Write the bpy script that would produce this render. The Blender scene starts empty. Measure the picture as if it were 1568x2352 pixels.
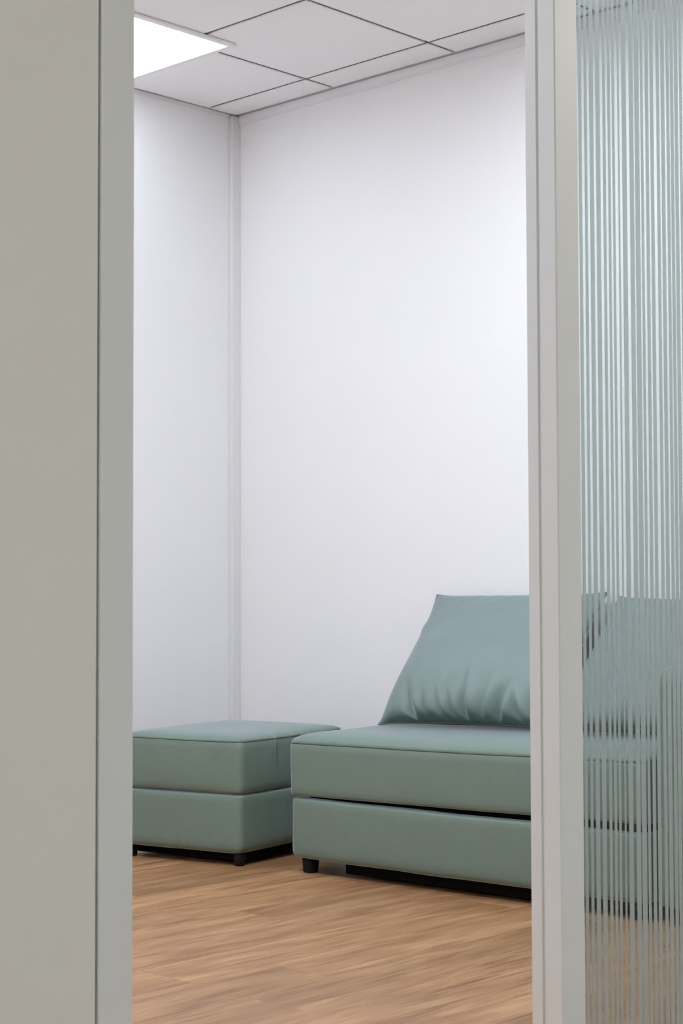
import bpy, bmesh, math, random
from mathutils import Vector, Matrix, noise

C = bpy.context.scene.collection
sc = bpy.context.scene
R = math.radians

# ------------------------------------------------------------------ camera
CAM = Vector((4.9123, -4.5387, 0.91))
cam_d = bpy.data.cameras.new('camera')
cam = bpy.data.objects.new('camera', cam_d)
C.objects.link(cam)
fwd = Vector((-0.69019563, 0.72224593, 0.04461842))
rgt = Vector((0.72287432, 0.69097357, -0.00287223))
upv = Vector((0.03290461, -0.03027111, 0.99899997))
m = Matrix((rgt, upv, -fwd)).transposed().to_4x4()
m.translation = CAM
cam.matrix_world = m
cam_d.sensor_fit = 'VERTICAL'
cam_d.sensor_height = 36.0
cam_d.lens = 3850.0 / 2352.0 * 36.0
cam_d.clip_start = 0.05
cam_d.dof.use_dof = True
cam_d.dof.focus_distance = 5.4
cam_d.dof.aperture_fstop = 20.0
sc.camera = cam

# ------------------------------------------------------------------ world, exposure
w = bpy.data.worlds.new('world')
sc.world = w
w.use_nodes = True
w.node_tree.nodes['Background'].inputs[0].default_value = (0.78, 0.87, 1.0, 1)
w.node_tree.nodes['Background'].inputs[1].default_value = 0.5
ROOM_LAMP = 6.0            # radiance of the panel near the corner
ROOM_LAMP3 = 20.0          # radiance of the panel over the armrest end
ROOM_LAMP2 = 70.0          # radiance of the room's central ceiling panel
HALL_LAMP = 48.0            # radiance of the corridor's ceiling panels
sc.view_settings.view_transform = 'Standard'
sc.view_settings.look = 'None'
sc.view_settings.gamma = 1.0
sc.view_settings.use_curve_mapping = False
sc.view_settings.exposure = 0.09
try:
    sc.cycles.use_denoising = True
    sc.cycles.max_bounces = 14
    sc.cycles.diffuse_bounces = 8
    sc.cycles.transparent_max_bounces = 24
    sc.cycles.transmission_bounces = 12
    sc.cycles.caustics_reflective = False
    sc.cycles.caustics_refractive = False
    sc.cycles.sample_clamp_indirect = 6.0
except Exception:
    pass


# ------------------------------------------------------------------ helpers
def obj(name, bm, mat, parent=None, smooth=False):
    me = bpy.data.meshes.new(name)
    bm.normal_update()
    bm.to_mesh(me)
    bm.free()
    me.materials.append(mat)
    if smooth:
        for p in me.polygons:
            p.use_smooth = True
    o = bpy.data.objects.new(name, me)
    C.objects.link(o)
    if parent:
        o.parent = parent
    return o


def box_bm(x0, x1, y0, y1, z0, z1, bevel=0.0, seg=2):
    bm = bmesh.new()
    r = bmesh.ops.create_cube(bm, size=1.0)
    for v in r['verts']:
        v.co = Vector((x0 + (v.co.x + .5) * (x1 - x0), y0 + (v.co.y + .5) * (y1 - y0), z0 + (v.co.z + .5) * (z1 - z0)))
    if bevel > 0:
        bmesh.ops.bevel(bm, geom=bm.edges[:], offset=bevel, segments=seg, profile=0.5, affect='EDGES')
    return bm


def add_box(bm, x0, x1, y0, y1, z0, z1):
    vs = [bm.verts.new((x, y, z)) for x in (x0, x1) for y in (y0, y1) for z in (z0, z1)]
    for f in ((0, 1, 3, 2), (4, 6, 7, 5), (0, 4, 5, 1), (2, 3, 7, 6), (0, 2, 6, 4), (1, 5, 7, 3)):
        bm.faces.new([vs[i] for i in f])


def tube_bm(pts, r, n=6, closed=False):
    bm = bmesh.new()
    rings = []
    N = len(pts)
    for i, p in enumerate(pts):
        a = pts[(i - 1) % N] if (closed or i > 0) else p
        b = pts[(i + 1) % N] if (closed or i < N - 1) else p
        t = (b - a).normalized()
        ref = Vector((0, 0, 1)) if abs(t.z) < 0.9 else Vector((1, 0, 0))
        u = t.cross(ref).normalized()
        v = t.cross(u)
        rings.append([bm.verts.new(p + (u * math.cos(k * 2 * math.pi / n) + v * math.sin(k * 2 * math.pi / n)) * r) for k in range(n)])
    for i in range(N if closed else N - 1):
        A, B = rings[i], rings[(i + 1) % N]
        for k in range(n):
            bm.faces.new((A[k], A[(k + 1) % n], B[(k + 1) % n], B[k]))
    return bm


def struct(o):
    o['kind'] = 'structure'
    return o


def empty(name, loc, rz=0.0):
    o = bpy.data.objects.new(name, None)
    o.location = loc
    o.rotation_euler = (0, 0, rz)
    o.empty_display_size = 0.1
    C.objects.link(o)
    return o


def tag(o, label, cat, group=None):
    o['label'] = label
    o['category'] = cat
    if group:
        o['group'] = group
    return o


# ------------------------------------------------------------------ materials
def new_mat(name):
    mt = bpy.data.materials.new(name)
    mt.use_nodes = True
    nt = mt.node_tree
    for n in list(nt.nodes):
        nt.nodes.remove(n)
    out = nt.nodes.new('ShaderNodeOutputMaterial')
    return mt, nt, out


def N(nt, t, **kw):
    n = nt.nodes.new(t)
    for k, v in kw.items():
        if k.startswith('i_'):
            n.inputs[k[2:].replace('_', ' ')].default_value = v
        else:
            setattr(n, k, v)
    return n


def paint(name, col, rough=0.55, var=0.02, bump=0.02, scale=60.0, spec=0.35):
    mt, nt, out = new_mat(name)
    b = N(nt, 'ShaderNodeBsdfPrincipled')
    b.inputs['Roughness'].default_value = rough
    b.inputs['Specular IOR Level'].default_value = spec
    tc = N(nt, 'ShaderNodeTexCoord')
    n1 = N(nt, 'ShaderNodeTexNoise')
    n1.inputs['Scale'].default_value = 3.0
    n1.inputs['Detail'].default_value = 3.0
    nt.links.new(tc.outputs['Object'], n1.inputs['Vector'])
    mx = N(nt, 'ShaderNodeMix', data_type='RGBA')
    mx.inputs['A'].default_value = tuple(c * (1 - var) for c in col) + (1,)
    mx.inputs['B'].default_value = tuple(min(1, c * (1 + var)) for c in col) + (1,)
    nt.links.new(n1.outputs['Fac'], mx.inputs['Factor'])
    nt.links.new(mx.outputs['Result'], b.inputs['Base Color'])
    n2 = N(nt, 'ShaderNodeTexNoise')
    n2.inputs['Scale'].default_value = scale
    n2.inputs['Detail'].default_value = 4.0
    nt.links.new(tc.outputs['Object'], n2.inputs['Vector'])
    bp = N(nt, 'ShaderNodeBump')
    bp.inputs['Strength'].default_value = bump
    bp.inputs['Distance'].default_value = 0.002
    nt.links.new(n2.outputs['Fac'], bp.inputs['Height'])
    nt.links.new(bp.outputs['Normal'], b.inputs['Normal'])
    nt.links.new(b.outputs['BSDF'], out.inputs['Surface'])
    return mt


def fabric(name, col, col2, sheen=1.0):
    mt, nt, out = new_mat(name)
    b = N(nt, 'ShaderNodeBsdfPrincipled')
    b.inputs['Roughness'].default_value = 0.56
    b.inputs['Specular IOR Level'].default_value = 0.5
    b.inputs['Sheen Weight'].default_value = sheen
    b.inputs['Sheen Roughness'].default_value = 0.30
    b.inputs['Sheen Tint'].default_value = (0.80, 0.90, 1.0, 1)
    tc = N(nt, 'ShaderNodeTexCoord')
    # slubby yarn streaks, warp and weft
    fac = None
    for sx, sy, sz in ((26, 26, 420), (420, 420, 22)):
        mp = N(nt, 'ShaderNodeMapping')
        mp.inputs['Scale'].default_value = (sx, sy, sz)
        nt.links.new(tc.outputs['Object'], mp.inputs['Vector'])
        n1 = N(nt, 'ShaderNodeTexNoise')
        n1.inputs['Scale'].default_value = 1.0
        n1.inputs['Detail'].default_value = 2.0
        nt.links.new(mp.outputs['Vector'], n1.inputs['Vector'])
        if fac is None:
            fac = n1.outputs['Fac']
        else:
            ad = N(nt, 'ShaderNodeMath', operation='ADD')
            nt.links.new(fac, ad.inputs[0])
            nt.links.new(n1.outputs['Fac'], ad.inputs[1])
            fac = ad.outputs[0]
    big = N(nt, 'ShaderNodeTexNoise')
    big.inputs['Scale'].default_value = 5.0
    big.inputs['Detail'].default_value = 3.0
    nt.links.new(tc.outputs['Object'], big.inputs['Vector'])
    ad = N(nt, 'ShaderNodeMath', operation='MULTIPLY_ADD')
    nt.links.new(big.outputs['Fac'], ad.inputs[0])
    ad.inputs[1].default_value = 0.5
    nt.links.new(fac, ad.inputs[2])
    mr = N(nt, 'ShaderNodeMapRange')
    mr.inputs['From Min'].default_value = 0.35
    mr.inputs['From Max'].default_value = 2.15
    nt.links.new(ad.outputs[0], mr.inputs['Value'])
    mx = N(nt, 'ShaderNodeMix', data_type='RGBA')
    mx.inputs['A'].default_value = col + (1,)
    mx.inputs['B'].default_value = col2 + (1,)
    nt.links.new(mr.outputs['Result'], mx.inputs['Factor'])
    nt.links.new(mx.outputs['Result'], b.inputs['Base Color'])
    bp = N(nt, 'ShaderNodeBump')
    bp.inputs['Strength'].default_value = 0.07
    bp.inputs['Distance'].default_value = 0.0015
    nt.links.new(fac, bp.inputs['Height'])
    nt.links.new(bp.outputs['Normal'], b.inputs['Normal'])
    nt.links.new(b.outputs['BSDF'], out.inputs['Surface'])
    return mt


def wood():
    mt, nt, out = new_mat('oak_plank')
    b = N(nt, 'ShaderNodeBsdfPrincipled')
    b.inputs['Specular IOR Level'].default_value = 0.42
    tc = N(nt, 'ShaderNodeTexCoord')
    oi = N(nt, 'ShaderNodeObjectInfo')
    sh = N(nt, 'ShaderNodeVectorMath', operation='SCALE')
    cmb = N(nt, 'ShaderNodeCombineXYZ')
    nt.links.new(oi.outputs['Random'], cmb.inputs[0])
    nt.links.new(oi.outputs['Random'], cmb.inputs[1])
    nt.links.new(oi.outputs['Random'], cmb.inputs[2])
    nt.links.new(cmb.outputs[0], sh.inputs[0])
    sh.inputs['Scale'].default_value = 37.0
    add = N(nt, 'ShaderNodeVectorMath', operation='ADD')
    nt.links.new(tc.outputs['Object'], add.inputs[0])
    nt.links.new(sh.outputs[0], add.inputs[1])

    def tex(scale, detail, dist, rough=0.55):
        mp = N(nt, 'ShaderNodeMapping')
        mp.inputs['Scale'].default_value = scale
        nt.links.new(add.outputs[0], mp.inputs['Vector'])
        t = N(nt, 'ShaderNodeTexNoise')
        t.inputs['Scale'].default_value = 1.0
        t.inputs['Detail'].default_value = detail
        t.inputs['Distortion'].default_value = dist
        t.inputs['Roughness'].default_value = rough
        nt.links.new(mp.outputs['Vector'], t.inputs['Vector'])
        return t.outputs['Fac']
    broad = tex((13, 1.9, 13), 5, 0.9)
    fine = tex((95, 5.0, 95), 5, 0.5, 0.7)
    pore = tex((420, 14, 420), 2, 0.0)
    cr = N(nt, 'ShaderNodeValToRGB')
    cr.color_ramp.elements[0].position = 0.36
    cr.color_ramp.elements[0].color = (0.225, 0.108, 0.045, 1)
    cr.color_ramp.elements[1].position = 0.65
    cr.color_ramp.elements[1].color = (0.490, 0.286, 0.148, 1)
    e = cr.color_ramp.elements.new(0.5)
    e.color = (0.355, 0.187, 0.088, 1)
    mixf = N(nt, 'ShaderNodeMath', operation='MULTIPLY_ADD')
    nt.links.new(fine, mixf.inputs[0])
    mixf.inputs[1].default_value = 0.66
    m2 = N(nt, 'ShaderNodeMath', operation='MULTIPLY_ADD')
    nt.links.new(broad, m2.inputs[0])
    m2.inputs[1].default_value = 0.50
    m2.inputs[2].default_value = -0.08
    nt.links.new(m2.outputs[0], mixf.inputs[2])
    nt.links.new(mixf.outputs[0], cr.inputs['Fac'])
    hsv = N(nt, 'ShaderNodeHueSaturation')
    mr = N(nt, 'ShaderNodeMapRange')
    mr.inputs['To Min'].default_value = 0.86
    mr.inputs['To Max'].default_value = 1.13
    nt.links.new(oi.outputs['Random'], mr.inputs['Value'])
    nt.links.new(mr.outputs['Result'], hsv.inputs['Value'])
    nt.links.new(cr.outputs['Color'], hsv.inputs['Color'])
    pr = N(nt, 'ShaderNodeMapRange')
    pr.inputs['From Min'].default_value = 0.30
    pr.inputs['From Max'].default_value = 0.46
    pr.inputs['To Min'].default_value = 0.80
    pr.inputs['To Max'].default_value = 1.0
    nt.links.new(pore, pr.inputs['Value'])
    mul = N(nt, 'ShaderNodeMix', data_type='RGBA', blend_type='MULTIPLY')
    mul.inputs['Factor'].default_value = 1.0
    nt.links.new(hsv.outputs['Color'], mul.inputs['A'])
    nt.links.new(pr.outputs['Result'], mul.inputs['B'])
    nt.links.new(mul.outputs['Result'], b.inputs['Base Color'])
    rr = N(nt, 'ShaderNodeMapRange')
    rr.inputs['To Min'].default_value = 0.27
    rr.inputs['To Max'].default_value = 0.42
    nt.links.new(fine, rr.inputs['Value'])
    nt.links.new(rr.outputs['Result'], b.inputs['Roughness'])
    bp = N(nt, 'ShaderNodeBump')
    bp.inputs['Strength'].default_value = 0.10
    bp.inputs['Distance'].default_value = 0.001
    nt.links.new(fine, bp.inputs['Height'])
    nt.links.new(bp.outputs['Normal'], b.inputs['Normal'])
    nt.links.new(b.outputs['BSDF'], out.inputs['Surface'])
    return mt


def lamp_mat(name, col, s):
    mt, nt, out = new_mat(name)
    e = N(nt, 'ShaderNodeEmission')
    e.inputs['Color'].default_value = col + (1,)
    e.inputs['Strength'].default_value = s
    nt.links.new(e.outputs[0], out.inputs['Surface'])
    return mt


def clear_glass():
    mt, nt, out = new_mat('clear_glass')
    tr = N(nt, 'ShaderNodeBsdfTransparent')
    tr.inputs['Color'].default_value = (0.845, 0.885, 0.878, 1)
    gl = N(nt, 'ShaderNodeBsdfGlossy')
    gl.inputs['Roughness'].default_value = 0.0
    fr = N(nt, 'ShaderNodeFresnel')
    fr.inputs['IOR'].default_value = 1.45
    ge = N(nt, 'ShaderNodeNewGeometry')
    inv = N(nt, 'ShaderNodeMath', operation='SUBTRACT')
    inv.inputs[0].default_value = 1.0
    nt.links.new(ge.outputs['Backfacing'], inv.inputs[1])
    ml = N(nt, 'ShaderNodeMath', operation='MULTIPLY')
    nt.links.new(fr.outputs[0], ml.inputs[0])
    nt.links.new(inv.outputs[0], ml.inputs[1])
    mx = N(nt, 'ShaderNodeMixShader')
    nt.links.new(ml.outputs[0], mx.inputs[0])
    nt.links.new(tr.outputs[0], mx.inputs[1])
    nt.links.new(gl.outputs[0], mx.inputs[2])
    nt.links.new(mx.outputs[0], out.inputs['Surface'])
    return mt


def frosted_film():
    mt, nt, out = new_mat('frosted_film')
    rf = N(nt, 'ShaderNodeBsdfRefraction')
    rf.inputs['Color'].default_value = (0.97, 0.99, 0.985, 1)
    rf.inputs['Roughness'].default_value = 0.42
    rf.inputs['IOR'].default_value = 1.30
    df = N(nt, 'ShaderNodeBsdfDiffuse')
    df.inputs['Color'].default_value = (0.66, 0.70, 0.70, 1)
    tl = N(nt, 'ShaderNodeBsdfTranslucent')
    tl.inputs['Color'].default_value = (0.73, 0.785, 0.785, 1)
    m1 = N(nt, 'ShaderNodeMixShader')
    m1.inputs[0].default_value = 0.5
    nt.links.new(df.outputs[0], m1.inputs[1])
    nt.links.new(tl.outputs[0], m1.inputs[2])
    m2 = N(nt, 'ShaderNodeMixShader')
    m2.inputs[0].default_value = 0.55
    nt.links.new(rf.outputs[0], m2.inputs[1])
    nt.links.new(m1.outputs[0], m2.inputs[2])
    nt.links.new(m2.outputs[0], out.inputs['Surface'])
    return mt


M_WALL = paint('white_wall_paint', (0.815, 0.815, 0.82), 0.6, 0.008, 0.02)
M_TRIM = paint('white_trim_paint', (0.74, 0.735, 0.735), 0.45, 0.008, 0.0)
M_RAIL = paint('pale_rail_paint', (0.82, 0.82, 0.85), 0.4, 0.008, 0.0)
M_FRAME = paint('grey_white_frame_lacquer', (0.67, 0.685, 0.69), 0.4, 0.012, 0.01)
M_PANEL = paint('grey_white_partition_lacquer', (0.71, 0.70, 0.675), 0.45, 0.015, 0.01)
M_TILE = paint('ceiling_tile_mineral', (0.91, 0.91, 0.925), 0.9, 0.015, 0.35, 260.0, 0.1)
M_GRID = paint('ceiling_grid_metal', (0.52, 0.52, 0.53), 0.5, 0.01, 0.0)
M_PLENUM = paint('dark_plenum', (0.05, 0.05, 0.05), 0.9, 0.01, 0.0)
M_SUB = paint('dark_subfloor', (0.10, 0.065, 0.04), 0.8, 0.05, 0.0)
M_VINYL = paint('grey_vinyl', (0.36, 0.36, 0.35), 0.5, 0.05, 0.01)
M_HALL = paint('corridor_wall_paint', (0.74, 0.73, 0.71), 0.6, 0.01, 0.02)
M_FAB = fabric('sage_green_weave', (0.120, 0.172, 0.142), (0.171, 0.237, 0.199))
M_FAB2 = fabric('sage_green_pillow_weave', (0.144, 0.197, 0.188), (0.200, 0.265, 0.254), 0.5)
M_SEAM = paint('dark_green_thread', (0.045, 0.065, 0.055), 0.8, 0.02, 0.0)
M_PIPE = fabric('sage_green_piping', (0.12, 0.155, 0.145), (0.17, 0.215, 0.205))
M_BLACK = paint('black_plastic', (0.008, 0.0075, 0.0075), 0.5, 0.05, 0.0, 60.0, 0.12)
M_SHADE = paint('black_shade_fill', (0.008, 0.008, 0.008), 0.95, 0.05, 0.0, 60.0, 0.05)  # near-black fill, stands in for shade in the seat gaps and under the furniture
M_WOOD = wood()
M_LAMP = lamp_mat('room_lamp_diffuser', (0.83, 0.895, 1.0), ROOM_LAMP)
M_LAMP3 = lamp_mat('room_side_lamp_diffuser', (0.83, 0.895, 1.0), ROOM_LAMP3)
M_LAMP2 = lamp_mat('room_bright_lamp_diffuser', (0.83, 0.895, 1.0), ROOM_LAMP2)
M_HLAMP = lamp_mat('corridor_lamp_diffuser', (1.0, 0.99, 0.95), HALL_LAMP)
M_LFRAME = paint('white_lamp_frame', (0.86, 0.86, 0.88), 0.4, 0.005, 0.0)
M_GLASS = clear_glass()
M_FILM = frosted_film()

# ------------------------------------------------------------------ room dimensions
ZC = 2.80                 # ceiling (underside of the tiles)
XP = 3.25                 # corridor face of the glazed partition
YR = -4.40                # rear wall of the room
Y1, Y2 = -3.181, -2.2776  # doorway between the jambs

# floor: sub-floor slab with every plank its own piece
floor = struct(obj('floor', box_bm(-0.1, 6.4, -7.1, 1.3, -0.10, -0.0085), M_SUB))
PW, PL = 0.184, 1.22
plank_me = None
rnd = random.Random(11)
row = 0
x = 0.03 - PW / 2
while x < XP + 0.02:
    off = rnd.random() * PL
    y = -6.95 + off - PL
    while y < 1.15:
        lo, hi = y, y + PL
        inside = hi > -4.35 and lo < -0.01
        if inside:
            ymin, ymax = -4.39, -0.003
            a, b2 = max(lo, ymin), min(hi, ymax)
            full = (a == lo and b2 == hi)
            if b2 - a > 0.03:
                if full and plank_me is not None:
                    o = bpy.data.objects.new('floor_plank', plank_me)
                    C.objects.link(o)
                    o.parent = floor
                else:
                    L = (b2 - a)
                    bm = box_bm(-PW / 2 + .0002, PW / 2 - .0002, -L / 2 + .0002, L / 2 - .0002, -0.008, 0.0, 0.0004, 1)
                    o = obj('floor_plank', bm, M_WOOD, floor)
                    if full:
                        plank_me = o.data
                o.location = (x + PW / 2, (a + b2) / 2, 0)
        y += PL
    x += PW
    row += 1

obj('vinyl_sheet', box_bm(x + 0.002, 6.3, -7.0, 1.2, -0.0085, -0.0005), M_VINYL, floor)

# ceiling: slab, recessed grid, every tile its own piece
ceiling = struct(obj('ceiling', box_bm(-0.1, 6.4, -7.1, 1.3, ZC + 0.03, ZC + 0.12), M_PLENUM))
E2, D1, T = 0.5565, 0.1661, 0.6
xl = [0.0, E2] + [E2 + T * k for k in range(1, 5)] + [XP - 0.062]
yl = [0.0, -D1] + [-D1 - T * k for k in range(1, 8)] + [YR]
xl = [v for i, v in enumerate(xl) if i == 0 or v - xl[i - 1] > 0.05]
HG = 0.0088
for i in range(len(xl) - 1):
    for j in range(len(yl) - 1):
        x0, x1 = xl[i], xl[i + 1]
        y1, y0 = yl[j], yl[j + 1]
        ax = x0 + (0.020 if i == 0 else HG)
        bx = x1 - (0.020 if i == len(xl) - 2 else HG)
        by = y1 - (0.026 if j == 0 else HG)
        ay = y0 + (0.020 if j == len(yl) - 2 else HG)
        if bx - ax < 0.03 or by - ay < 0.03:
            continue
        obj('ceiling_tile', box_bm(ax, bx, ay, by, ZC, ZC + 0.0056, 0.0012, 1), M_TILE, ceiling)
for v in xl[1:-1]:
    obj('grid_rail', box_bm(v - .012, v + .012, YR, 0, ZC + 0.0075, ZC + 0.0125), M_GRID, ceiling)
for v in yl[1:-1]:
    obj('grid_rail', box_bm(0, XP - 0.062, v - .012, v + .012, ZC + 0.0075, ZC + 0.012), M_GRID, ceiling)
obj('wall_angle', box_bm(0, 0.022, YR, 0, ZC + 0.004, ZC + 0.007), M_TRIM, ceiling)
obj('wall_angle', box_bm(0.022, XP - .062, -0.022, 0, ZC + 0.004, ZC + 0.007), M_TRIM, ceiling)
# plain plasterboard ceiling over the corridor
obj('corridor_board', box_bm(XP, 6.3, -7.0, 1.2, ZC, ZC + 0.028), M_TILE, ceiling)

# walls
struct(obj('wall_left', box_bm(-0.1, 0, YR - 0.1, 0.1, -0.005, ZC + 0.05), M_WALL))
struct(obj('wall_back', box_bm(0, XP, 0, 0.1, -0.005, ZC + 0.05), M_WALL))
struct(obj('wall_rear', box_bm(0, XP - 0.062, YR - 0.1, YR, -0.005, ZC + 0.05), M_WALL))
struct(obj('wall_front', box_bm(XP - 0.060, XP - 0.0015, -7.0, -3.2386, -0.005, ZC + 0.05, 0.0015, 2), M_PANEL))
wr = struct(obj('wall_front', box_bm(XP - 0.060, XP - 0.0015, 0.0, 1.2, -0.005, ZC + 0.05), M_PANEL))
hw = struct(obj('wall_front', box_bm(XP - 0.055, XP - 0.004, -3.2386, -0.0, 2.16, ZC + 0.05), M_PANEL))
# corridor shell
struct(obj('wall_corridor', box_bm(4.78, 4.88, -3.0, 1.2, -0.005, ZC + 0.05), M_HALL))
struct(obj('wall_corridor', box_bm(4.88, 6.3, -3.0, -2.9, -0.005, ZC + 0.05), M_HALL))
struct(obj('wall_corridor', box_bm(6.3, 6.4, -7.0, -2.9, -0.005, ZC + 0.05), M_HALL))
struct(obj('wall_corridor', box_bm(XP - 0.06, 6.4, -7.1, -7.0, -0.005, ZC + 0.05), M_HALL))
struct(obj('wall_corridor', box_bm(XP - 0.06, 4.88, 1.2, 1.3, -0.005, ZC + 0.05), M_HALL))

# corner post, head rails
bm = box_bm(0.0, 0.020, -0.044, 0.0, 0.0, ZC - 0.004, 0.003, 2)
tr = struct(obj('trim_1', bm, M_TRIM))
bm = bmesh.new()
add_box(bm, 0.022, XP - 0.062, -0.012, 0.0, ZC - 0.031, ZC - 0.003)
add_box(bm, 0.022, XP - 0.062, -0.007, 0.0, ZC - 0.036, ZC - 0.031)
struct(obj('trim_2', bm, M_RAIL))
struct(obj('trim_3', box_bm(0.0, 0.006, YR, -0.046, ZC - 0.012, ZC + 0.002, 0.001, 1), M_TRIM))

# ------------------------------------------------------------------ doorway frame
door = struct(obj('door_1', box_bm(XP - 0.062, XP, Y1 - 0.0528, Y2 + 0.0653, 2.10, 2.16, 0.002, 2), M_FRAME))
obj('jamb', box_bm(XP - 0.062, XP, Y1 - 0.0528, Y1, 0, 2.10, 0.0025, 3), M_FRAME, door)
bm = bmesh.new()


def prism(bm, pts, z0, z1):
    lo = [bm.verts.new((p[0], p[1], z0)) for p in pts]
    hi = [bm.verts.new((p[0], p[1], z1)) for p in pts]
    n = len(pts)
    for k in range(n):
        bm.faces.new((lo[k], lo[(k + 1) % n], hi[(k + 1) % n], hi[k]))
    bm.faces.new(lo[::-1])
    bm.faces.new(hi)


jr = [(XP - .002, Y2), (XP - .0345, Y2), (XP - .0355, Y2 + .004), (XP - .0395, Y2 + .004), (XP - .0405, Y2), (XP - .062, Y2),
      (XP - .062, Y2 + .0653), (XP - .002, Y2 + .0653), (XP, Y2 + .0633), (XP, Y2 + .002)]
prism(bm, jr, 0, 2.10)
bmesh.ops.recalc_face_normals(bm, faces=bm.faces)
obj('jamb', bm, M_FRAME, door)

# ------------------------------------------------------------------ glazed screen with frosted stripes
GY0, GY1 = Y2 + 0.0653, -0.0
win = struct(obj('window_1', box_bm(XP - 0.062, XP, GY0, GY1, 2.10, 2.16, 0.002, 2), M_FRAME))
obj('sill_rail', box_bm(XP - 0.062, XP, GY0, GY1, 0.0, 0.06, 0.002, 2), M_FRAME, win)
obj('mullion', box_bm(XP - 0.062, XP, -1.155, -1.095, 0.06, 2.10, 0.002, 2), M_FRAME, win)
obj('mullion', box_bm(XP - 0.062, XP, -0.060, 0.0, 0.06, 2.10, 0.002, 2), M_FRAME, win)
for a, b2 in ((GY0, -1.155), (-1.095, -0.060)):
    obj('glass_pane', box_bm(XP - 0.024, XP - 0.018, a, b2, 0.06, 2.10), M_GLASS, win)
gaps = [(-2.1919, -2.1863), (-2.1772, -2.1693), (-2.1613, -2.1537), (-2.1422, -2.1348), (-2.1225, -2.1138), (-2.1056, -2.0985),
        (-2.091, -2.0848), (-2.0776, -2.0676), (-2.0628, -2.0544), (-2.0411, -2.0313), (-2.0184, -2.0142), (-1.9999, -1.9949),
        (-1.9869, -1.9795), (-1.9694, -1.9636), (-1.953, -1.9429), (-1.9332, -1.9275), (-1.916, -1.9095), (-1.8997, -1.896),
        (-1.8856, -1.8819)]
gaps = [(-2.2123, -2.2050)] + gaps
y = -1.8819
while y < -0.075:
    y += rnd.uniform(0.0085, 0.0135)
    g = rnd.uniform(0.005, 0.0085)
    gaps.append((y, y + g))
    y += g
for k in range(len(gaps) - 1):
    a, b2 = gaps[k][1], gaps[k + 1][0]
    if b2 > -0.062 or (b2 > -1.157 and a < -1.093):
        continue
    obj('frosted_stripe', box_bm(XP - 0.0178, XP - 0.0173, a, b2, 0.062, 2.098), M_FILM, win)


# ------------------------------------------------------------------ ceiling luminaires
def lamp(cx, cy, z, mat, label, sx=0.6, sy=0.6):
    t = empty('ceiling_light', (cx, cy, z))
    tag(t, label, 'light')
    hx, hy, f = sx / 2, sy / 2, 0.022
    bm = bmesh.new()
    add_box(bm, -hx, hx, -hy, -hy + f, -0.010, -0.002)
    add_box(bm, -hx, hx, hy - f, hy, -0.010, -0.002)
    add_box(bm, -hx, -hx + f, -hy + f, hy - f, -0.010, -0.002)
    add_box(bm, hx - f, hx, -hy + f, hy - f, -0.010, -0.002)
    obj('frame', bm, M_LFRAME, t)
    obj('diffuser', box_bm(-hx + f, hx - f, -hy + f, hy - f, -0.008, -0.003), mat, t)
    bm = bmesh.new()
    add_box(bm, -hx + .012, hx - .012, -hy + .012, hy - .012, -0.002, 0.0)
    obj('backing_plate', bm, M_BLACK, t)
    return t


lamp(0.375, -0.925, ZC, M_LAMP, 'square white flat panel lamp glowing on the tiled ceiling near the corner')
lamp(2.175, -0.925, ZC, M_LAMP3, 'square white panel lamp on the tiled ceiling above the armrest end of the sofa')
lamp(1.80, -2.525, ZC, M_LAMP2, 'square white panel lamp on the tiled ceiling, in the middle of the room')
lamp(4.6, -5.9, ZC, M_HLAMP, 'long panel lamp on the plain corridor ceiling, before the solid partition', 0.3, 1.2)
lamp(4.2, 0.1, ZC, M_HLAMP, 'long panel lamp on the plain corridor ceiling, before the striped glass', 0.3, 1.2)


# ------------------------------------------------------------------ upholstery
def outline(wd, dp, rc, inset, ns=44, nc=7, grow=-0.6):
    """rounded rectangle centred on the origin, counter-clockwise, with outward normals and a side parameter"""
    hx, hy = wd / 2 - inset, dp / 2 - inset
    r = max(min(rc + inset * grow, hx * .9, hy * .9), 0.004)
    out = []
    segs = [((hx - r, -hy + r), -90), ((hx - r, hy - r), 0), ((-hx + r, hy - r), 90), ((-hx + r, -hy + r), 180)]
    starts = [((-hx + r, -hy), (hx - r, -hy), (0, -1)), ((hx, -hy + r), (hx, hy - r), (1, 0)),
              ((hx - r, hy), (-hx + r, hy), (0, 1)), ((-hx, hy - r), (-hx, -hy + r), (-1, 0))]
    for s in range(4):
        (ax, ay), (bx, by), n = starts[s]
        for k in range(ns):
            t = k / ns
            out.append((ax + (bx - ax) * t, ay + (by - ay) * t, n[0], n[1], 1 - (2 * t - 1) ** 2))
        (cx, cy), a0 = segs[s]
        for k in range(nc):
            an = R(a0 + 90 * k / nc)
            out.append((cx + r * math.cos(an), cy + r * math.sin(an), math.cos(an), math.sin(an), 0.0))
    return out


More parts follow.
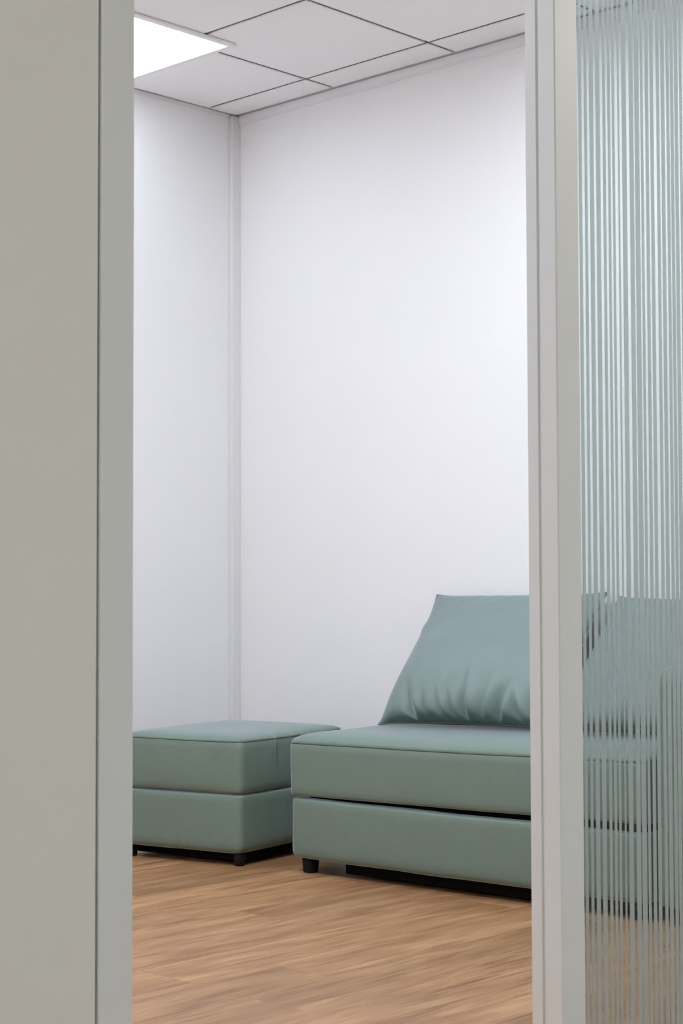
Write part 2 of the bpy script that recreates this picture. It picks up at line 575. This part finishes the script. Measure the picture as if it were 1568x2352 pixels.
def cushion_bm(wd, dp, rc, rings, bulge=0.0, wr=0.0, seed=0, skew=0.0, pucker_z=None, folds=(), grow=-0.6, top_z=9.0):
    """rings: list of (inset, z, bulge factor). Closed soft box; returns bmesh and ring point lists"""
    bm = bmesh.new()
    R_ = []
    for (ins, z, bf) in rings:
        ring = []
        pts = outline(wd, dp, rc, ins, grow=(grow if z >= top_z else -0.6))
        for (px, py, nx, ny, s) in pts:
            d = bulge * bf * s
            p = Vector((px + nx * d, py + ny * d, z))
            if wr:
                q = Vector((p.x * 5 + seed, p.y * 5, p.z * 3))
                e = noise.noise(q) * wr
                if pucker_z is not None:
                    al = px if abs(ny) > .5 else py
                    k = math.exp(-abs(z - pucker_z) / 0.035)
                    e += noise.noise(Vector((al * 42 + seed, 3.1 * seed, z * 7))) * wr * 0.8 * k
                p.x += nx * e
                p.y += ny * e
                p.z += noise.noise(q + Vector((9, 4, 2))) * wr * 0.5
            for (side, u0, z0, amp, wdt, hgt) in folds:
                on = ny < -0.7 if side == 'front' else (nx > 0.7 if side == 'right' else False)
                if on:
                    al = px if side == 'front' else py
                    dz = (z - z0) / hgt
                    du = (al - u0 - 0.15 * (z - z0)) / wdt
                    g = amp * math.exp(-dz * dz) * math.exp(-du * du)
                    p.x += nx * g
                    p.y += ny * g
            p.x += skew * (p.y + dp / 2) * 0 + 0
            p.y += skew * (p.x - wd / 2)
            ring.append(bm.verts.new(p))
        R_.append(ring)
    n = len(R_[0])
    for a, b2 in zip(R_[:-1], R_[1:]):
        for k in range(n):
            bm.faces.new((a[k], a[(k + 1) % n], b2[(k + 1) % n], b2[k]))
    bm.faces.new(R_[0][::-1])
    bm.faces.new(R_[-1])
    return bm, [[v.co.copy() for v in r] for r in R_]


def seat_rings(z0, zs, crown, half, dome=False):
    """profile from the underside (z0) up to the seam (zs) and over the domed top"""
    r = [(0.10, z0 + .004, 0), (0.03, z0 + .002, 0), (0.012, z0, .2), (0.004, z0 + .003, .5), (0.001, z0 + .010, .7)]
    for k in range(1, 9):
        t = k / 9.0
        r.append((0.0, z0 + .010 + (zs - .008 - z0 - .010) * t, .7 + .3 * math.sin(t * math.pi)))
    r += [(0.0, zs - .006, .75), (0.0022, zs - .001, .75), (0.0028, zs + .001, .75), (0.0012, zs + .004, .75)]
    prof = ((.003, .16), (.008, .31), (.015, .45), (.025, .58), (.038, .69), (.055, .79), (.08, .88), (.11, .945), (.15, .985), (.19, 1.0), (.22, 1.005)) if dome else ((.004, .20), (.009, .36), (.016, .50), (.026, .64), (.040, .76), (.060, .86), (.085, .93), (.12, .975), (.16, 1.0), (.21, 1.01), (.24, 1.01))
    for ins, f in prof:
        if ins < half - 0.02:
            r.append((ins, zs + .004 + crown * f, .5 * max(0, 1 - ins / .1)))
    return r


def base_rings(z0, z1):
    r = [(0.10, z0 + .002, 0), (0.035, z0, 0), (0.020, z0 + .001, .3), (0.010, z0 + .005, .6), (0.004, z0 + .012, .8), (0.001, z0 + .022, .9)]
    for k in range(1, 9):
        t = k / 9.0
        r.append((0.0, z0 + .022 + (z1 - .010 - z0 - .022) * t, .9))
    r += [(0.0005, z1 - .008, .9), (0.002, z1 - .003, .8), (0.006, z1, .6), (0.014, z1 + .001, .4), (0.05, z1 - .002, 0), (0.10, z1 - .003, 0)]
    return r


def leg_bm(x, y, h, r0=0.024, r1=0.0275):
    bm = bmesh.new()
    prof = [(r0 - .005, 0), (r0 - .001, .0015), (r0, .005), ((r0 + r1) / 2, h * .5), (r1, h)]
    n = 28
    rings = [[bm.verts.new((x + r * math.cos(k * 2 * math.pi / n), y + r * math.sin(k * 2 * math.pi / n), z)) for k in range(n)] for r, z in prof]
    for a, b2 in zip(rings[:-1], rings[1:]):
        for k in range(n):
            bm.faces.new((a[k], a[(k + 1) % n], b2[(k + 1) % n], b2[k]))
    bm.faces.new(rings[0][::-1])
    bm.faces.new(rings[-1])
    return bm


def ring_at(rings, idx, push=0.0):
    return rings[idx]


SEAM_I = 15   # index of the groove ring in seat_rings


# ---- sofa
SW, SD = 1.302, 0.60
ang = math.atan2(0.085, 1.315)
ca, sa = math.cos(ang), math.sin(ang)
ox, oy = 1.055, -0.752
cx = ox + ca * SW / 2 - sa * SD / 2
cy = oy + sa * SW / 2 + ca * SD / 2
sofa = empty('sofa', (cx, cy, 0), ang)
tag(sofa, 'sage green fabric sofa on short black legs, its seat lifted off the base', 'sofa')
bm, rg = cushion_bm(SW, SD, 0.028, base_rings(0.045, 0.236), 0.004, 0.0035, 3.3, 0, None,
                    [('front', 0.285, 0.085, -0.008, 0.012, 0.05), ('front', 0.315, 0.08, 0.008, 0.012, 0.05), ('front', 0.345, 0.085, -0.006, 0.012, 0.05),
                     ('front', -0.02, 0.19, 0.003, 0.012, 0.03), ('front', 0.03, 0.19, -0.003, 0.012, 0.03), ('front', 0.08, 0.19, 0.003, 0.014, 0.03)])
obj('base', bm, M_FAB, sofa, True)
obj('deck', box_bm(-SW / 2 + .05, SW / 2 - .03, -SD / 2 + .05, SD / 2 - .03, 0.225, 0.262), M_SHADE, sofa)  # support board, made black so the gap below the seat reads as shade
obj('shade_block', box_bm(-SW / 2 + .19, SW / 2 - .03, -SD / 2 + .055, SD / 2 - .03, 0.008, 0.060, .004, 2), M_SHADE, sofa)  # added black block, imitates the deep shade under the sofa
zb, zs = 0.243, 0.408
bm, rg = cushion_bm(SW, SD, 0.024, seat_rings(zb, zs, 0.036, SD / 2), 0.004, 0.0030, 7.7, 0, zs, (), 0.5, zs)
tilt = Matrix.Translation((-SW / 2, 0, zb)) @ Matrix.Rotation(-R(0.88), 4, 'Y') @ Matrix.Translation((SW / 2, 0, -zb))
bm.transform(tilt)
seat = obj('seat_cushion', bm, M_FAB, sofa, True)
obj('seam', tube_bm([tilt @ p for p in rg[SEAM_I]], 0.0014, 5, True), M_SEAM, seat)
for lx in (-SW / 2 + .055, SW / 2 - .055):
    for ly in (-SD / 2 + .045, SD / 2 - .045):
        obj('leg', leg_bm(lx, ly, 0.048), M_BLACK, sofa, True)
# armrest: upright padded slab with a rounded top, flush with the seat's front
AT, AH = 0.15, 0.695


def arm_bm():
    bm = bmesh.new()
    x0 = SW / 2 + .020
    nz, ny_ = 26, 22
    rings = []
    prof = [(0.02, 0.046), (0.006, 0.050), (0.0, 0.060)]
    prof += [(0.0, 0.06 + (AH - .06 - .05) * k / 12) for k in range(1, 13)]
    prof += [(0.05 * (1 - math.cos(R(a))), AH - .05 + .05 * math.sin(R(a))) for a in (15, 30, 45, 60, 75, 84)]
    for ins, z in prof:
        ring = []
        for (px, py, nx, ny, s) in outline(AT, SD, 0.03, ins, 20, 6):
            ring.append(bm.verts.new((x0 + AT / 2 + px + nx * .004 * s, py + ny * .003 * s, z)))
        rings.append(ring)
    n = len(rings[0])
    for a, b2 in zip(rings[:-1], rings[1:]):
        for k in range(n):
            bm.faces.new((a[k], a[(k + 1) % n], b2[(k + 1) % n], b2[k]))
    bm.faces.new(rings[0][::-1])
    bm.faces.new(rings[-1])
    return bm


arm = obj('armrest', arm_bm(), M_FAB, sofa, True)
obj('leg', leg_bm(SW / 2 + .020 + AT / 2, -SD / 2 + .045, 0.048), M_BLACK, sofa, True)
obj('leg', leg_bm(SW / 2 + .020 + AT / 2, SD / 2 - .045, 0.048), M_BLACK, sofa, True)

# ---- ottoman
OW, OD = 0.50, 0.61
oa = R(10.5)
fx, fy = 0.884, -0.800     # near corner
# local frame: x along the front edge (towards the near corner), y to the back
cx = fx - math.cos(oa) * OW / 2 - math.sin(oa) * OD / 2
cy = fy - math.sin(oa) * OW / 2 + math.cos(oa) * OD / 2
ott = empty('ottoman', (cx, cy, 0), oa)
tag(ott, 'square sage green fabric ottoman standing in the corner left of the sofa', 'ottoman')
SK = 0.06
bm, rg = cushion_bm(OW, OD, 0.020, base_rings(0.040, 0.232), 0.010, 0.003, 1.9, SK, None,
                    [('front', -0.02, 0.06, 0.004, 0.010, 0.03), ('front', 0.005, 0.06, -0.004, 0.010, 0.03), ('front', 0.025, 0.06, 0.003, 0.008, 0.03)])
obj('base', bm, M_FAB, ott, True)
obj('deck', box_bm(-OW / 2 + .05, OW / 2 - .05, -OD / 2 + .05, OD / 2 - .05, 0.225, 0.25), M_SHADE, ott)  # support board, blackened to shade the joint below the top cushion
obj('shade_block', box_bm(-OW / 2 + .02, OW / 2 - .028, -OD / 2 + .05, OD / 2 - .06, 0.008, 0.055, .004, 2), M_SHADE, ott)  # added black block in place of the shade beneath the ottoman
bm, rg = cushion_bm(OW, OD, 0.020, seat_rings(0.235, 0.402, 0.024, OW / 2, True), 0.012, 0.003, 5.1, SK, 0.402,
                    [('right', -0.14, 0.37, 0.009, 0.012, 0.05), ('right', -0.115, 0.355, -0.008, 0.011, 0.05), ('front', 0.16, 0.38, 0.004, 0.010, 0.03), ('front', 0.19, 0.385, -0.004, 0.009, 0.03)], 0.9, 0.4)
top = obj('top_cushion', bm, M_FAB, ott, True)
obj('seam', tube_bm(rg[SEAM_I], 0.0013, 5, True), M_SEAM, top)
for lx in (-OW / 2 + .035, OW / 2 - .030):
    for ly in (-OD / 2 + .034, OD / 2 - .04):
        obj('leg', leg_bm(lx, ly + SK * (lx - OW / 2), 0.044, 0.018, 0.020), M_BLACK, ott, True)


# ---- back pillows
def pillow(name, label, bl, br, tl, tr_, tf, tb, seed, creases, group='back pillows on the sofa'):
    """soft square pillow spanned by four seam corners; tf / tb = fullness to the front and back"""
    bl, br, tl, tr_ = map(Vector, (bl, br, tl, tr_))
    o0 = (bl + br) / 2
    nrm = (br - bl).cross(tl - bl).normalized()
    nu, nv = 220, 150
    bm = bmesh.new()
    W = (br - bl).length

    up = ((tl + tr_) / 2 - o0).normalized()

    def edge_pos(u, v):
        a, b2 = (u + 1) / 2, (v + 1) / 2
        # edges curve in a little between the corners, the corners stand out as ears
        ear = 1 + 0.020 * (abs(u) * abs(v)) ** 10
        a = .5 + (a - .5) * (1 - .034 * (1 - v * v)) * ear
        b2 = .5 + (b2 - .5) * (1 - .030 * (1 - u * u)) * ear
        a -= 0.010 * math.exp(-((v - .42) / .10) ** 2) * max(0, -u) ** 6
        p = bl * (1 - a) * (1 - b2) + br * a * (1 - b2) + tl * (1 - a) * b2 + tr_ * a * b2
        p.z += 0.003 * (1 - u ** 4) * max(0.0, -v) ** 3      # the bottom seam is pushed up by the stuffing
        return p

    def surf(u, v, side):
        p = edge_pos(u, v)
        eu = max(0.0, 1 - abs(u) ** 2.6)
        ev = max(0.0, 1 - abs(v) ** 2.6)
        full = (eu * ev) ** 0.50
        sag = 1.0 + 0.40 * (-v) * max(0, 1 - v * v) ** .25 - 0.16 * v
        th = (tf if side > 0 else tb) * full * sag
        if side > 0:
            cr = 0.0
            for (u0, v0, u1, v1, amp, wd) in creases:
                # a gathered fold: soft on its left flank, sharp on its right, running from its foot up to its tip
                t = (v - v0) / (v1 - v0)
                if t < -0.2 or t > 1.5:
                    continue
                uc = u0 + (u1 - u0) * t
                d = (u - uc) / wd
                tt = max(0.0, t)
                env = math.exp(-(tt / .62) ** 2.2) * (1 if t >= 0 else max(0.0, 1 + t * 5))
                if d < 0:
                    g = -math.exp(-(abs(d) / .50) ** 1.4)
                else:
                    g = -math.exp(-(d / .36) ** 1.5) + .6 * (1 - math.exp(-(d / .36) ** 1.5)) * math.exp(-(d / .8) ** 2)
                cr += amp * env * g
            th += cr * min(1.0, full * 1.8)
            wv = noise.noise(Vector((u * 2.2 + seed, v * 2.0, 1.3))) * .008
            low = max(0.0, -v - .1)
            wv += noise.noise(Vector((u * 7 + seed, v * 1.6, 4.3))) * .010 * low
            wv += noise.noise(Vector((u * 6 - v * 5 + seed, v * 3.6, 7.3))) * .004 * max(0, v - .6) * 3
            th += wv * full
            k = (1 + v) / .22
            p = p - up * (0.045 * eu ** .6 * k * math.exp(1 - k))
        else:
            th += noise.noise(Vector((u * 3 + seed, v * 3, 8.3))) * .006 * full
        p = p + nrm * th * side
        floor_z = 0.4545 + (p.x - 1.19) * 0.0142
        if p.z < floor_z:
            p.z = floor_z
        return p

    front = [[None] * (nv + 1) for _ in range(nu + 1)]
    back = [[None] * (nv + 1) for _ in range(nu + 1)]

    def par(i, n):
        t = i / n * 2 - 1
        return math.sin(t * math.pi / 2) * .6 + t * .4
    for i in range(nu + 1):
        for j in range(nv + 1):
            u, v = par(i, nu), par(j, nv)
            rim = i in (0, nu) or j in (0, nv)
            front[i][j] = bm.verts.new(surf(u, v, 1) - o0)
            back[i][j] = front[i][j] if rim else bm.verts.new(surf(u, v, -1) - o0)
    for i in range(nu):
        for j in range(nv):
            bm.faces.new((front[i][j], front[i + 1][j], front[i + 1][j + 1], front[i][j + 1]))
            q = (back[i][j], back[i][j + 1], back[i + 1][j + 1], back[i + 1][j])
            bm.faces.new(q)
    rimp = [front[i][0].co.copy() for i in range(nu)] + [front[nu][j].co.copy() for j in range(nv)] + \
           [front[i][nv].co.copy() for i in range(nu, 0, -1)] + [front[0][j].co.copy() for j in range(nv, 0, -1)]
    o = obj(name, bm, M_FAB2, None, True)
    o.location = o0
    tag(o, label, 'pillow', group)
    obj('piping', tube_bm(rimp, 0.0035, 6, True), M_PIPE, o, True)
    return o


CR1 = [(-0.50, -0.94, -0.70, -0.46, 0.046, 0.16), (-0.15, -0.95, -0.27, -0.60, 0.026, 0.10), (-0.01, -0.95, -0.12, -0.60, 0.028, 0.10),
       (0.11, -0.94, 0.05, -0.36, 0.046, 0.12), (0.29, -0.94, 0.34, -0.50, 0.022, 0.11), (0.46, -0.95, 0.54, -0.42, 0.042, 0.15),
       (0.70, -0.95, 0.60, -0.58, 0.032, 0.10), (0.88, -0.94, 0.82, -0.42, 0.046, 0.10), (-0.34, -0.95, -0.42, -0.60, 0.018, 0.10)]
pillow('back_pillow', 'sage green pillow propped at the sofa end nearest the ottoman', (1.140, -0.405, 0.456), (1.800, -0.335, 0.468),
       (1.090, -0.050, 0.876), (1.790, -0.045, 0.885), 0.105, 0.050, 2.1, CR1)
CR2 = [(-0.5, -0.94, -0.45, -0.6, 0.010, 0.12), (0.12, -0.94, 0.02, -0.45, 0.018, 0.13), (0.5, -0.94, 0.66, -0.25, 0.018, 0.14)]
pillow('back_pillow', 'sage green pillow behind the striped glass, against the armrest', (1.835, -0.400, 0.470), (2.335, -0.330, 0.473),
       (1.870, -0.080, 0.872), (2.355, -0.050, 0.872), 0.080, 0.05, 6.4, CR2)
